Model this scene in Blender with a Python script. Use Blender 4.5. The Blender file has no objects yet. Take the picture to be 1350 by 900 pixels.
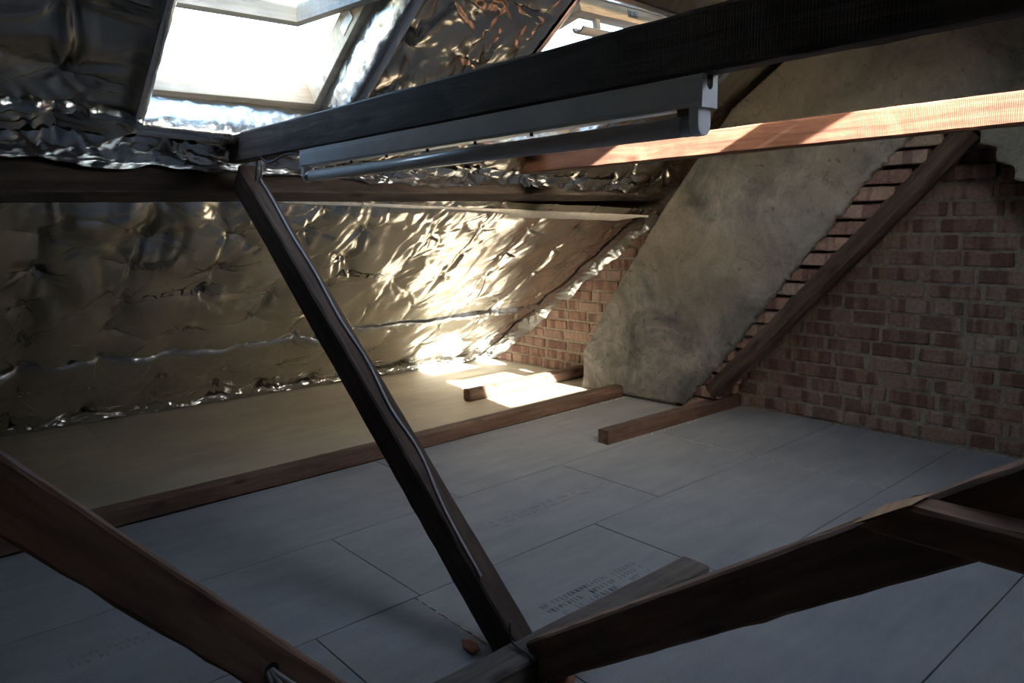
import bpy, bmesh, math, random
import numpy as np
from mathutils import Vector, Matrix

# ------------------------------------------------------------------ camera, sky, sun, exposure
SC = bpy.context.scene
COL = SC.collection
CAM_H = 1.15


def make_camera():
    yaw, pitch, roll = math.radians(41.0), math.radians(9.19), math.radians(1.366)
    f = Vector((math.sin(yaw) * math.cos(pitch), math.cos(yaw) * math.cos(pitch), -math.sin(pitch)))
    r = f.cross(Vector((0, 0, 1))).normalized()
    d = f.cross(r)
    r2 = math.cos(roll) * r + math.sin(roll) * d
    d2 = -math.sin(roll) * r + math.cos(roll) * d
    m = Matrix((r2, -d2, -f)).transposed().to_4x4()
    m.translation = (0, 0, CAM_H)
    c = bpy.data.cameras.new('camera')
    c.sensor_width = 36.0
    c.lens = 984.0 / 1350.0 * 36.0
    c.clip_start = 0.02
    o = bpy.data.objects.new('camera', c)
    o.matrix_world = m
    COL.objects.link(o)
    SC.camera = o


make_camera()

SUN_DIR = Vector((0.35, 1.0, -0.49)).normalized()
SKY_STRENGTH = 1.0
SUN_STRENGTH = 42.0
EXPOSURE = 1.3

world = bpy.data.worlds.new('sky')
SC.world = world
world.use_nodes = True
wn = world.node_tree
sky = wn.nodes.new('ShaderNodeTexSky')
sky.sky_type = 'NISHITA'
sky.sun_disc = False
sky.sun_elevation = math.asin(-SUN_DIR.z)
sky.sun_rotation = math.atan2(-SUN_DIR.x, -SUN_DIR.y)
sky.air_density = 1.3
sky.dust_density = 3.0
wn.links.new(sky.outputs[0], wn.nodes['Background'].inputs[0])
wn.nodes['Background'].inputs[1].default_value = SKY_STRENGTH

sun_data = bpy.data.lights.new('sun', 'SUN')
sun_data.energy = SUN_STRENGTH
sun_data.angle = math.radians(0.53)
sun_data.color = (1.0, 0.93, 0.82)
sun_obj = bpy.data.objects.new('sun', sun_data)
sun_obj.rotation_euler = SUN_DIR.to_track_quat('-Z', 'Y').to_euler()
sun_obj.location = (-1.5, -6, 6)
COL.objects.link(sun_obj)

vs = SC.view_settings
vs.view_transform = 'Standard'
vs.look = 'None'
vs.exposure = EXPOSURE
vs.gamma = 1.0
vs.use_curve_mapping = False
SC.cycles.use_denoising = True
SC.cycles.max_bounces = 10
SC.cycles.diffuse_bounces = 6
SC.cycles.glossy_bounces = 6
SC.cycles.caustics_reflective = True
SC.cycles.blur_glossy = 1.0
SC.cycles.sample_clamp_indirect = 12.0

# ------------------------------------------------------------------ helpers
RNG = random.Random(7)


def link(o):
    COL.objects.link(o)
    return o


def set_parent(o, parent):
    if parent is not None:
        o.parent = parent
        o.matrix_parent_inverse = parent.matrix_world.inverted() if parent.type != 'EMPTY' else Matrix.Translation(-parent.location)


def tag(o, label, cat, group=None):
    o['label'] = label
    o['category'] = cat
    if group:
        o['group'] = group
    return o


def struct(o):
    o['kind'] = 'structure'
    return o


def thing(name, loc, label, cat, group=None):
    o = bpy.data.objects.new(name, None)
    o.empty_display_size = 0.1
    o.location = loc
    link(o)
    return tag(o, label, cat, group)


def mesh_obj(name, verts, faces, m, parent=None, smooth=False):
    me = bpy.data.meshes.new(name)
    me.from_pydata([tuple(v) for v in verts], [], faces)
    me.update()
    if smooth:
        me.polygons.foreach_set('use_smooth', [True] * len(me.polygons))
    if m:
        me.materials.append(m)
    o = bpy.data.objects.new(name, me)
    link(o)
    set_parent(o, parent)
    return o


class MB:
    def __init__(self):
        self.v = []
        self.f = []

    def add(self, verts, faces):
        n = len(self.v)
        self.v += [tuple(x) for x in verts]
        self.f += [tuple(i + n for i in fc) for fc in faces]
        return self

    def box(self, a, b, xf=None):
        (x0, y0, z0), (x1, y1, z1) = a, b
        vs_ = [(x0, y0, z0), (x1, y0, z0), (x1, y1, z0), (x0, y1, z0), (x0, y0, z1), (x1, y0, z1), (x1, y1, z1), (x0, y1, z1)]
        if xf:
            vs_ = [tuple(xf(Vector(p))) for p in vs_]
        return self.add(vs_, [(0, 3, 2, 1), (4, 5, 6, 7), (0, 1, 5, 4), (1, 2, 6, 5), (2, 3, 7, 6), (3, 0, 4, 7)])

    def cyl(self, a, b, r, n=16, r2=None, cap=True):
        a, b = Vector(a), Vector(b)
        r2 = r if r2 is None else r2
        w = (b - a).normalized()
        u = w.orthogonal().normalized()
        v = w.cross(u)
        vs_ = []
        for c, rr in ((a, r), (b, r2)):
            for i in range(n):
                t = 2 * math.pi * i / n
                vs_.append(c + u * math.cos(t) * rr + v * math.sin(t) * rr)
        fs = [(i, (i + 1) % n, n + (i + 1) % n, n + i) for i in range(n)]
        if cap:
            fs += [tuple(range(n - 1, -1, -1)), tuple(range(n, 2 * n))]
        return self.add(vs_, fs)

    def prism(self, pts, axis_vec):
        """pts: closed loop of Vectors; extruded by axis_vec"""
        n = len(pts)
        a = Vector(axis_vec)
        vs_ = [Vector(p) for p in pts] + [Vector(p) + a for p in pts]
        fs = [(i, (i + 1) % n, n + (i + 1) % n, n + i) for i in range(n)]
        fs += [tuple(range(n - 1, -1, -1)), tuple(range(n, 2 * n))]
        return self.add(vs_, fs)

    def build(self, name, m, parent=None, smooth=False, bevel=0.0):
        o = mesh_obj(name, self.v, self.f, m, parent, smooth)
        bm = bmesh.new()
        bm.from_mesh(o.data)
        bmesh.ops.recalc_face_normals(bm, faces=bm.faces)
        if bevel:
            bmesh.ops.bevel(bm, geom=list(bm.edges), offset=bevel, segments=2, profile=0.5, affect='EDGES', clamp_overlap=True)
        bm.to_mesh(o.data)
        bm.free()
        return o


def tube(name, pts, r, m, parent=None, n=8):
    """smooth cable through points (Catmull-Rom)"""
    pts = [Vector(p) for p in pts]
    P = [pts[0] * 2 - pts[1]] + pts + [pts[-1] * 2 - pts[-2]]
    path = []
    for i in range(1, len(P) - 2):
        for k in range(6):
            t = k / 6
            a, b, c, d = P[i - 1], P[i], P[i + 1], P[i + 2]
            path.append(0.5 * ((2 * b) + (c - a) * t + (2 * a - 5 * b + 4 * c - d) * t * t + (3 * b - a - 3 * c + d) * t ** 3))
    path.append(pts[-1])
    vs_, fs = [], []
    u = None
    for i, p in enumerate(path):
        w = (path[min(i + 1, len(path) - 1)] - path[max(i - 1, 0)]).normalized()
        u = (u - w * u.dot(w)).normalized() if u is not None else w.orthogonal().normalized()
        v = w.cross(u)
        for k in range(n):
            t = 2 * math.pi * k / n
            vs_.append(p + (u * math.cos(t) + v * math.sin(t)) * r)
    for i in range(len(path) - 1):
        for k in range(n):
            fs.append((i * n + k, i * n + (k + 1) % n, (i + 1) * n + (k + 1) % n, (i + 1) * n + k))
    fs += [tuple(range(n - 1, -1, -1)), tuple((len(path) - 1) * n + k for k in range(n))]
    return mesh_obj(name, vs_, fs, m, parent, True)


# ------------------------------------------------------------------ numpy noise
class Perlin:
    def __init__(self, seed):
        r = np.random.RandomState(seed)
        self.p = r.permutation(256)
        a = r.rand(256) * 2 * np.pi
        self.g = np.stack([np.cos(a), np.sin(a)], 1)

    def __call__(self, x, y):
        xi, yi = np.floor(x).astype(int), np.floor(y).astype(int)
        xf, yf = x - xi, y - yi
        u, v = xf ** 3 * (xf * (xf * 6 - 15) + 10), yf ** 3 * (yf * (yf * 6 - 15) + 10)

        def gr(dx, dy):
            h = self.p[(self.p[(xi + dx) & 255] + yi + dy) & 255]
            g = self.g[h]
            return g[..., 0] * (xf - dx) + g[..., 1] * (yf - dy)
        n00, n10, n01, n11 = gr(0, 0), gr(1, 0), gr(0, 1), gr(1, 1)
        a = n00 + u * (n10 - n00)
        b = n01 + u * (n11 - n01)
        return (a + v * (b - a)) * 1.4


PN = [Perlin(s) for s in (3, 11, 23, 42, 57)]


# ------------------------------------------------------------------ materials
def newmat(name):
    m = bpy.data.materials.new(name)
    m.use_nodes = True
    nt = m.node_tree
    b = nt.nodes['Principled BSDF']
    return m, nt, b


def node(nt, t, **kw):
    n = nt.nodes.new(t)
    for k, v in kw.items():
        setattr(n, k, v)
    return n


def ramp(nt, fac, stops):
    r = node(nt, 'ShaderNodeValToRGB')
    els = r.color_ramp.elements
    while len(els) < len(stops):
        els.new(0.5)
    for e, (p, c) in zip(els, stops):
        e.position = p
        e.color = (*c, 1)
    nt.links.new(fac, r.inputs[0])
    return r.outputs[0]


def coords(nt, scale=(1, 1, 1), kind='Object', loc_random=False):
    tc = node(nt, 'ShaderNodeTexCoord')
    mp = node(nt, 'ShaderNodeMapping')
    mp.inputs['Scale'].default_value = scale
    nt.links.new(tc.outputs[kind], mp.inputs['Vector'])
    if loc_random:
        oi = node(nt, 'ShaderNodeObjectInfo')
        mu = node(nt, 'ShaderNodeMath', operation='MULTIPLY')
        mu.inputs[1].default_value = 37.0
        nt.links.new(oi.outputs['Random'], mu.inputs[0])
        nt.links.new(mu.outputs[0], mp.inputs['Location'])
    return mp.outputs[0]


def noise(nt, vec, scale, detail=4, rough=0.55, dist=0.0):
    n = node(nt, 'ShaderNodeTexNoise')
    n.inputs['Scale'].default_value = scale
    n.inputs['Detail'].default_value = detail
    n.inputs['Roughness'].default_value = rough
    n.inputs['Distortion'].default_value = dist
    nt.links.new(vec, n.inputs['Vector'])
    return n.outputs['Fac']


def bump(nt, b, h, strength, dist=0.01, prev=None):
    bp = node(nt, 'ShaderNodeBump')
    bp.inputs['Strength'].default_value = strength
    bp.inputs['Distance'].default_value = dist
    nt.links.new(h, bp.inputs['Height'])
    if prev is not None:
        nt.links.new(prev, bp.inputs['Normal'])
    nt.links.new(bp.outputs[0], b.inputs['Normal'])
    return bp.outputs[0]


def mixc(nt, fac, a, b, mode='MIX'):
    m = node(nt, 'ShaderNodeMix', data_type='RGBA', blend_type=mode)
    if isinstance(fac, (int, float)):
        m.inputs[0].default_value = fac
    else:
        nt.links.new(fac, m.inputs[0])
    for s, x in ((6, a), (7, b)):
        if isinstance(x, tuple):
            m.inputs[s].default_value = (*x, 1)
        else:
            nt.links.new(x, m.inputs[s])
    return m.outputs[2]


def timber_mat(name, dark, mid, light, rough=0.75, saw=0.0):
    m, nt, b = newmat(name)
    v = coords(nt, (1.2, 14, 14), loc_random=True)
    n1 = noise(nt, v, 2.2, 8, 0.62, 0.6)
    c = ramp(nt, n1, [(0.25, dark), (0.5, mid), (0.78, light)])
    v2 = coords(nt, (1.5, 2.5, 2.5), loc_random=True)
    n2 = noise(nt, v2, 1.6, 4, 0.6)
    c2 = ramp(nt, n2, [(0.35, (0.6, 0.57, 0.56)), (0.65, (1.2, 1.18, 1.15))])
    col = mixc(nt, 0.8, c, c2, 'MULTIPLY')
    # knots
    vk = node(nt, 'ShaderNodeTexVoronoi')
    vk.inputs['Scale'].default_value = 1.0
    nt.links.new(coords(nt, (3.2, 9, 9), loc_random=True), vk.inputs['Vector'])
    kn = ramp(nt, vk.outputs['Distance'], [(0.06, (0.25, 0.22, 0.2)), (0.17, (1, 1, 1))])
    col = mixc(nt, 0.8, col, kn, 'MULTIPLY')
    nt.links.new(col, b.inputs['Base Color'])
    b.inputs['Roughness'].default_value = rough
    b.inputs['Specular IOR Level'].default_value = 0.35
    nb = bump(nt, b, n1, 0.5, 0.006)
    if saw:
        w = node(nt, 'ShaderNodeTexWave', wave_type='BANDS', bands_direction='X')
        w.inputs['Scale'].default_value = 55
        w.inputs['Distortion'].default_value = 2.5
        w.inputs['Detail'].default_value = 3
        nt.links.new(coords(nt, (1, .25, .25)), w.inputs['Vector'])
        bump(nt, b, w.outputs['Fac'], saw, 0.003, nb)
    return m


M = {}
M['timber'] = timber_mat('old_dark_timber', (0.025, 0.015, 0.011), (0.075, 0.048, 0.035), (0.14, 0.098, 0.074))
M['timber_brown'] = timber_mat('brown_timber', (0.08, 0.042, 0.03), (0.18, 0.105, 0.075), (0.27, 0.175, 0.13))
M['timber_grey'] = timber_mat('weathered_timber', (0.06, 0.05, 0.043), (0.13, 0.112, 0.098), (0.21, 0.19, 0.17))
M['timber_saw'] = timber_mat('sawn_old_timber', (0.045, 0.032, 0.027), (0.105, 0.078, 0.066), (0.18, 0.142, 0.122), saw=0.2)
M['timber_purlin'] = timber_mat('grey_purlin_timber', (0.032, 0.024, 0.022), (0.075, 0.060, 0.053), (0.13, 0.11, 0.098), saw=0.1)
M['timber_red'] = timber_mat('red_brown_timber', (0.07, 0.03, 0.02), (0.15, 0.072, 0.048), (0.25, 0.14, 0.095), saw=0.15)
M['timber_joist'] = timber_mat('joist_timber', (0.045, 0.026, 0.020), (0.105, 0.066, 0.050), (0.18, 0.12, 0.092))
M['fresh_wood'] = timber_mat('fresh_cut_wood', (0.30, 0.17, 0.09), (0.48, 0.30, 0.18), (0.6, 0.42, 0.28))
M['pine'] = timber_mat('pale_pine', (0.50, 0.38, 0.26), (0.64, 0.51, 0.37), (0.74, 0.63, 0.49), rough=0.45)

M['pine_dimmed'] = timber_mat('dimmed_pine', (0.17, 0.16, 0.155), (0.24, 0.225, 0.215), (0.30, 0.285, 0.275), rough=0.5)  # pale pine greyed and darkened in colour to tone down the over-lit sash


def foil_mat(name, col, rough, crinkle, scale):
    m, nt, b = newmat(name)
    v = coords(nt, (1, 1, 1))
    n1 = noise(nt, v, scale, 5, 0.6, 0.8)
    n2 = noise(nt, v, 3.0, 3, 0.5)
    c = ramp(nt, n2, [(0.3, tuple(x * 0.85 for x in col)), (0.7, tuple(min(1, x * 1.1) for x in col))])
    nt.links.new(c, b.inputs['Base Color'])
    b.inputs['Metallic'].default_value = 1.0
    b.inputs['Roughness'].default_value = rough
    bump(nt, b, n1, crinkle, 0.01)
    return m


M['foil'] = foil_mat('insulation_foil', (0.66, 0.645, 0.605), 0.23, 0.16, 14)
M['foil_crinkled'] = foil_mat('crinkled_foil', (0.52, 0.49, 0.44), 0.24, 0.25, 18)
M['tape'] = foil_mat('silver_tape', (0.60, 0.635, 0.67), 0.20, 0.3, 26)


def simple(name, col, rough=0.6, metal=0.0, var=0.12, scale=20, bmp=0.0, spec=0.4):
    m, nt, b = newmat(name)
    v = coords(nt)
    n = noise(nt, v, scale, 5, 0.6)
    c = ramp(nt, n, [(0.3, tuple(x * (1 - var) for x in col)), (0.7, tuple(min(1, x * (1 + var)) for x in col))])
    nt.links.new(c, b.inputs['Base Color'])
    b.inputs['Roughness'].default_value = rough
    b.inputs['Metallic'].default_value = metal
    b.inputs['Specular IOR Level'].default_value = spec
    if bmp:
        bump(nt, b, n, bmp, 0.01)
    return m


M['membrane'] = simple('white_membrane', (0.62, 0.60, 0.56), 0.8, var=0.1, scale=30, bmp=0.2)
M['lamp_metal'] = simple('lamp_enamel', (0.84, 0.85, 0.85), 0.4, var=0.08, scale=8)
M['lamp_white'] = simple('lamp_white_plastic', (0.86, 0.87, 0.88), 0.45, var=0.05)
M['lamp_tube'] = simple('fluorescent_tube_glass', (0.80, 0.80, 0.80), 0.2, var=0.04, spec=0.6)
M['brass'] = simple('tube_pins', (0.35, 0.27, 0.12), 0.35, 1.0)
M['black'] = simple('black_hole', (0.01, 0.01, 0.01), 0.8)
M['cable_grey'] = simple('grey_cable', (0.32, 0.32, 0.33), 0.5)
M['cable_dark'] = simple('dark_cable', (0.03, 0.03, 0.032), 0.5)
M['steel'] = simple('steel', (0.45, 0.46, 0.48), 0.35, 1.0)
M['bar_grey'] = simple('grey_metal_bar', (0.45, 0.46, 0.47), 0.4, 0.2)
M['crumb'] = simple('plaster_crumb', (0.55, 0.52, 0.47), 0.9, var=0.25, bmp=0.5)
M['print'] = simple('grey_print', (0.22, 0.22, 0.23), 0.8)
M['print_dark'] = simple('dark_print', (0.04, 0.04, 0.04), 0.7)
M['roof_dark'] = simple('roof_boarding', (0.08, 0.055, 0.04), 0.85, var=0.3, bmp=0.3)
M['glue'] = simple('pale_dust_line', (0.52, 0.43, 0.35), 0.9, var=0.3, scale=60)


def board_mat(name, a, b_, grain):
    m, nt, b = newmat(name)
    v = coords(nt, grain, loc_random=True)
    n1 = noise(nt, v, 3.0, 8, 0.65, 0.3)
    n2 = noise(nt, coords(nt, (1, 1, 1)), 1.3, 4, 0.6)
    n3 = noise(nt, coords(nt, (1, 1, 1)), 180, 2, 0.5)
    c = ramp(nt, n1, [(0.25, a), (0.75, b_)])
    c = mixc(nt, 1.0, c, ramp(nt, n2, [(0.3, (0.78, 0.78, 0.80)), (0.7, (1.12, 1.11, 1.06))]), 'MULTIPLY')
    c = mixc(nt, 1.0, c, ramp(nt, n3, [(0.25, (0.9, 0.9, 0.9)), (0.6, (1.03, 1.03, 1.03))]), 'MULTIPLY')
    nt.links.new(c, b.inputs['Base Color'])
    b.inputs['Roughness'].default_value = 0.62
    b.inputs['Specular IOR Level'].default_value = 0.35
    bump(nt, b, n3, 0.12, 0.003)
    return m


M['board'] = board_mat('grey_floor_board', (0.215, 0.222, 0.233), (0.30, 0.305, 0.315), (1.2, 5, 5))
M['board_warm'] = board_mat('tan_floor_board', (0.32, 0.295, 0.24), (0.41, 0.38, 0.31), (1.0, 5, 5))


def brick_mat():
    m, nt, b = newmat('old_brick')
    oi = node(nt, 'ShaderNodeObjectInfo')
    c = ramp(nt, oi.outputs['Random'], [(0.0, (0.26, 0.145, 0.11)), (0.2, (0.35, 0.22, 0.165)), (0.38, (0.22, 0.13, 0.11)), (0.55, (0.37, 0.25, 0.195)),
                                        (0.72, (0.28, 0.18, 0.15)), (0.85, (0.43, 0.34, 0.27)), (1.0, (0.32, 0.22, 0.19))])
    v = coords(nt, (1, 1, 1), loc_random=True)
    n1 = noise(nt, v, 9, 4, 0.6, 0.5)
    c = mixc(nt, ramp(nt, n1, [(0.5, (0, 0, 0)), (0.66, (0.75, 0.75, 0.75))]), c, (0.36, 0.26, 0.19))
    n2 = noise(nt, coords(nt, (1, 14, 1.0), loc_random=True), 1.0, 2, 0.5)
    c = mixc(nt, ramp(nt, n2, [(0.42, (0.75, 0.75, 0.75)), (0.5, (0, 0, 0))]), c, (0.15, 0.075, 0.065))
    n3 = noise(nt, v, 60, 5, 0.65)
    c = mixc(nt, 0.9, c, ramp(nt, n3, [(0.3, (0.55, 0.55, 0.55)), (0.7, (1.05, 1.05, 1.05))]), 'MULTIPLY')
    nt.links.new(c, b.inputs['Base Color'])
    b.inputs['Roughness'].default_value = 0.9
    b.inputs['Specular IOR Level'].default_value = 0.2
    bump(nt, b, n3, 0.6, 0.008)
    return m


M['brick'] = brick_mat()
M['mortar'] = simple('lime_mortar', (0.27, 0.235, 0.182), 0.95, var=0.3, scale=35, bmp=0.7, spec=0.15)


def plaster_mat():
    m, nt, b = newmat('old_render_plaster')
    v = coords(nt)
    n1 = noise(nt, v, 2.6, 9, 0.66, 0.9)
    c = ramp(nt, n1, [(0.30, (0.085, 0.085, 0.085)), (0.43, (0.165, 0.163, 0.152)), (0.56, (0.265, 0.257, 0.23)), (0.72, (0.38, 0.36, 0.31))])
    n2 = noise(nt, v, 11, 6, 0.7, 1.0)
    c = mixc(nt, 0.85, c, ramp(nt, n2, [(0.3, (0.6, 0.6, 0.62)), (0.55, (1, 1, 1)), (0.75, (1.25, 1.22, 1.15))]), 'MULTIPLY')
    n4 = noise(nt, v, 1.4, 3, 0.5)
    c = mixc(nt, ramp(nt, n4, [(0.42, (0, 0, 0)), (0.62, (0.55, 0.55, 0.55))]), c, (0.28, 0.235, 0.17))
    vo = node(nt, 'ShaderNodeTexVoronoi', feature='DISTANCE_TO_EDGE')
    vo.inputs['Scale'].default_value = 2.3
    w = node(nt, 'ShaderNodeMix', data_type='VECTOR')
    w.inputs[0].default_value = 0.22
    nz = node(nt, 'ShaderNodeTexNoise')
    nz.inputs['Scale'].default_value = 6
    nz.inputs['Detail'].default_value = 5
    nt.links.new(v, nz.inputs['Vector'])
    nt.links.new(v, w.inputs[4])
    nt.links.new(nz.outputs['Color'], w.inputs[5])
    nt.links.new(w.outputs[1], vo.inputs['Vector'])
    ck = ramp(nt, vo.outputs['Distance'], [(0.0, (0.6, 0.58, 0.55)), (0.006, (1, 1, 1))])
    n5 = noise(nt, v, 2.7, 2, 0.5)
    c = mixc(nt, ramp(nt, n5, [(0.5, (0, 0, 0)), (0.6, (0.9, 0.9, 0.9))]), c, mixc(nt, 1.0, c, ck, 'MULTIPLY'))
    nt.links.new(c, b.inputs['Base Color'])
    b.inputs['Roughness'].default_value = 0.92
    b.inputs['Specular IOR Level'].default_value = 0.2
    nb = bump(nt, b, n1, 1.0, 0.06)
    nb = bump(nt, b, n2, 0.9, 0.02, nb)
    bump(nt, b, noise(nt, v, 55, 5, 0.65), 0.7, 0.009, nb)
    sp = noise(nt, v, 26, 3, 0.6)
    c = mixc(nt, 1.0, c, ramp(nt, sp, [(0.26, (0.55, 0.54, 0.53)), (0.38, (1, 1, 1)), (0.68, (1, 1, 1)), (0.78, (1.25, 1.22, 1.18))]), 'MULTIPLY')
    nt.links.new(c, b.inputs['Base Color'])
    return m


M['plaster'] = plaster_mat()


def glass_mat():
    m, nt, b = newmat('window_glass')
    out = nt.nodes['Material Output']
    tr = node(nt, 'ShaderNodeBsdfTransparent')
    tr.inputs[0].default_value = (0.86, 0.93, 0.95, 1)
    gl = node(nt, 'ShaderNodeBsdfGlossy')
    gl.inputs['Roughness'].default_value = 0.02
    fr = node(nt, 'ShaderNodeLayerWeight')
    pw = node(nt, 'ShaderNodeMath', operation='POWER')
    pw.inputs[1].default_value = 5.0
    nt.links.new(fr.outputs['Facing'], pw.inputs[0])
    ml = node(nt, 'ShaderNodeMath', operation='MULTIPLY_ADD')
    ml.inputs[1].default_value = 0.8
    ml.inputs[2].default_value = 0.04
    nt.links.new(pw.outputs[0], ml.inputs[0])
    fr = ml
    mx = node(nt, 'ShaderNodeMixShader')
    nt.links.new(fr.outputs[0], mx.inputs[0])
    nt.links.new(tr.outputs[0], mx.inputs[1])
    nt.links.new(gl.outputs[0], mx.inputs[2])
    nt.links.new(mx.outputs[0], out.inputs[0])
    return m


M['glass'] = glass_mat()

# ------------------------------------------------------------------ the roof planes
TA = 0.665
CA, SA = 1 / math.hypot(1, TA), TA / math.hypot(1, TA)


def eave_y(x):
    return 5.16 - 0.06 * x


def PA(x, y, n=0.0):
    return Vector((x, y + n * SA, (eave_y(x) - y) * TA + n * CA))


def PB(x, y, n=0.0):
    return Vector((x, y - n * SA, 1.669 + TA * y + n * CA))


def ridge_y(x):
    return (eave_y(x) * TA - 1.669) / (2 * TA)


X_L, X_R = -2.0, 3.97
FRAME_N = 0.17
# window: (plane, centre x, pivot y parameter, half width outer, half length outer, opening angle)
WIN = [('A', 1.155, 2.48, 0.355, 0.425, 37), ('A', 2.535, 2.386, 0.36, 0.425, 22), ('B', 2.045, 0.335, 0.405, 0.56, 55)]
PIVOT = [(0.03, 0.06), (0.0, 0.0), (0.0, 0.02)]   # sash pivot offset from the frame centre (up the slope, outwards)


def hole(w):
    _, xc, yc, hw, hl, _ = w
    return (xc - hw, xc + hw, yc - hl * CA, yc + hl * CA)


def slab(name, P, xs, ys, holes, n0, n1, m):
    xc = sorted(set(list(xs) + [v for h in holes for v in h[:2]]))
    yc = sorted(set(list(ys) + [v for h in holes for v in h[2:]]))
    mb = MB()
    for i in range(len(xc) - 1):
        for j in range(len(yc) - 1):
            mx, my = (xc[i] + xc[i + 1]) / 2, (yc[j] + yc[j + 1]) / 2
            if any(h[0] < mx < h[1] and h[2] < my < h[3] for h in holes):
                continue
            mb.box((xc[i], yc[j], n0), (xc[i + 1], yc[j + 1], n1), lambda p: P(p.x, p.y, p.z))
    return struct(mb.build(name, m))


HA = [hole(w) for w in WIN if w[0] == 'A']
HB = [hole(w) for w in WIN if w[0] == 'B']
HF = [(h[0], h[1] + 0.012, h[2], h[3] + 0.018) for h in HA]   # openings in the foil, slightly splayed
slab('ceiling', PA, (X_L - 0.1, X_R + 0.25), (1.18, 5.5), HA, 0.085, 0.20, M['roof_dark'])
slab('ceiling', PB, (X_L - 0.1, X_R + 0.25), (-2.75, 1.40), HB, 0.02, 0.20, M['roof_dark'])

# ------------------------------------------------------------------ floor with its boards
mb = MB()
mb.box((X_L - 0.1, -2.7, -0.12), (X_R + 0.2, 5.4, -0.02))
floor = struct(mb.build('floor', M['roof_dark']))
rows = [
    (-2.55, -1.78, [-2, -0.9, 0.3, 1.5, 2.7, 3.965]),
    (-1.78, -1.18, [-2, -1.3, -0.1, 1.1, 2.3, 3.5, 3.965]),
    (-1.18, -0.58, [-2, -0.9, 0.3, 1.5, 2.7, 3.965]),
    (-0.58, 0.015, [-2, -1.3, -0.1, 1.1, 2.3, 3.5, 3.965]),
    (0.015, 0.618, [-2, -0.7, 0.5, 1.7, 2.9, 3.965]),
    (0.618, 1.237, [-2, -1.2, 0.0, 1.25, 3.15, 3.965]),
    (1.237, 1.847, [-2, -0.35, 0.845, 1.18, 2.0, 3.145, 3.965]),
    (1.847, 2.43, [-2, -1.1, 0.05, 1.2, 2.4, 3.145, 3.965]),
    (2.43, 3.118, [-2, -0.6, 0.6, 1.8, 2.86, 3.965]),
]
for y0, y1, xs in rows:
    for a, b in zip(xs[:-1], xs[1:]):
        g = 0.0018
        dz = RNG.uniform(-0.0012, 0.0006)
        mb = MB()
        mb.box((a + g, y0 + g, -0.02), (b - g, y1 - g, dz))
        mb.build('floor_board', M['board'], floor, bevel=0.0012)
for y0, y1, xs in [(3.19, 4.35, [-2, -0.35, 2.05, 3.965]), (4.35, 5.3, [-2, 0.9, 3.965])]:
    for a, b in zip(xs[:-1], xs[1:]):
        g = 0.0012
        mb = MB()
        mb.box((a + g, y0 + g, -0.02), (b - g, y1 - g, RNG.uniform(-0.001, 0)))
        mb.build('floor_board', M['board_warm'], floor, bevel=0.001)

# ragged pale glue along some joints
def ragged_line(p, q, w, seed):
    r = random.Random(seed)
    mb_ = MB()
    p, q = Vector(p), Vector(q)
    d = (q - p)
    n = max(3, int(d.length / 0.018))
    side = Vector((-d.y, d.x, 0)).normalized()
    for i in range(n):
        if r.random() < 0.25:
            continue
        c = p + d * ((i + r.random() * 0.6) / n)
        l = d.normalized() * r.uniform(0.006, 0.014)
        ww = side * w * r.uniform(0.3, 1.0)
        h = Vector((0, 0, r.uniform(0.001, 0.003)))
        mb_.add([c - l - ww, c + l - ww * 0.6, c + l + ww * 0.5, c - l * 0.8 + ww, c + h], [(0, 1, 4), (1, 2, 4), (2, 3, 4), (3, 0, 4)])
    o = mb_.build('glue_line', M['glue'], floor)
    o['kind'] = 'stuff'
    return o


ragged_line((3.145, 2.43, 0.0), (3.145, 1.24, 0.0), 0.0035, 1)
ragged_line((1.18, 1.84, 0.0), (1.18, 1.45, 0.0), 0.005, 2)
ragged_line((3.955, 2.42, 0.001), (3.955, 0.2, 0.001), 0.008, 3)

# faint unreadable factory stamping on three boards
def stamp(x0, x1, y, rows_, seed):
    r = random.Random(seed)
    mb_ = MB()
    for k in range(rows_):
        x = x0
        while x < x1:
            w = r.uniform(0.008, 0.014)
            if r.random() > 0.18:
                yy = y - k * 0.035
                mb_.box((x, yy, 0.0), (x + w * 0.35, yy + 0.02, 0.0006))
                if r.random() > 0.4:
                    mb_.box((x, yy + r.choice([0, 0.009, 0.017]), 0.0), (x + w, yy + r.choice([0.003, 0.012, 0.02]), 0.0006))
            x += w + 0.006
    o = mb_.build('printed_stamp', M['stamp'], floor)
    return o


M['stamp'] = simple('faint_stamp_ink', (0.215, 0.215, 0.215), 0.7)
stamp(1.72, 2.25, 2.12, 2, 5)
stamp(1.42, 1.85, 1.52, 3, 6)
stamp(0.30, 0.55, 2.2, 2, 8)

# ------------------------------------------------------------------ end walls
def gable_poly():
    pts = [(-2.7, -0.1), (5.4, -0.1)]
    return pts


def gable(name, x0, x1, m):
    xm = (x0 + x1) / 2
    ry = ridge_y(xm)
    loop = [Vector((x0, -2.75, -0.1)), Vector((x0, 5.5, -0.1)), Vector((x0, 5.3, (eave_y(xm) - 5.3) * TA + 0.1)), Vector((x0, ry, (eave_y(xm) - ry) * TA + 0.12)), Vector((x0, -2.7, 1.669 - 2.7 * TA + 0.1))]
    mb_ = MB().prism(loop, (x1 - x0, 0, 0))
    return struct(mb_.build(name, m))


M['bounce_white'] = simple('bounce_white_wall', (0.66, 0.65, 0.62), 0.9, var=0.12, scale=6, bmp=0.4)  # pale colour given to the unseen end wall to bounce light onto near timbers
wall_left = gable('wall_left', X_L - 0.1, X_L, M['bounce_white'])
wall_right = gable('wall_right', X_R + 0.006, X_R + 0.16, M['mortar'])

COURSE = 0.0795


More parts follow.
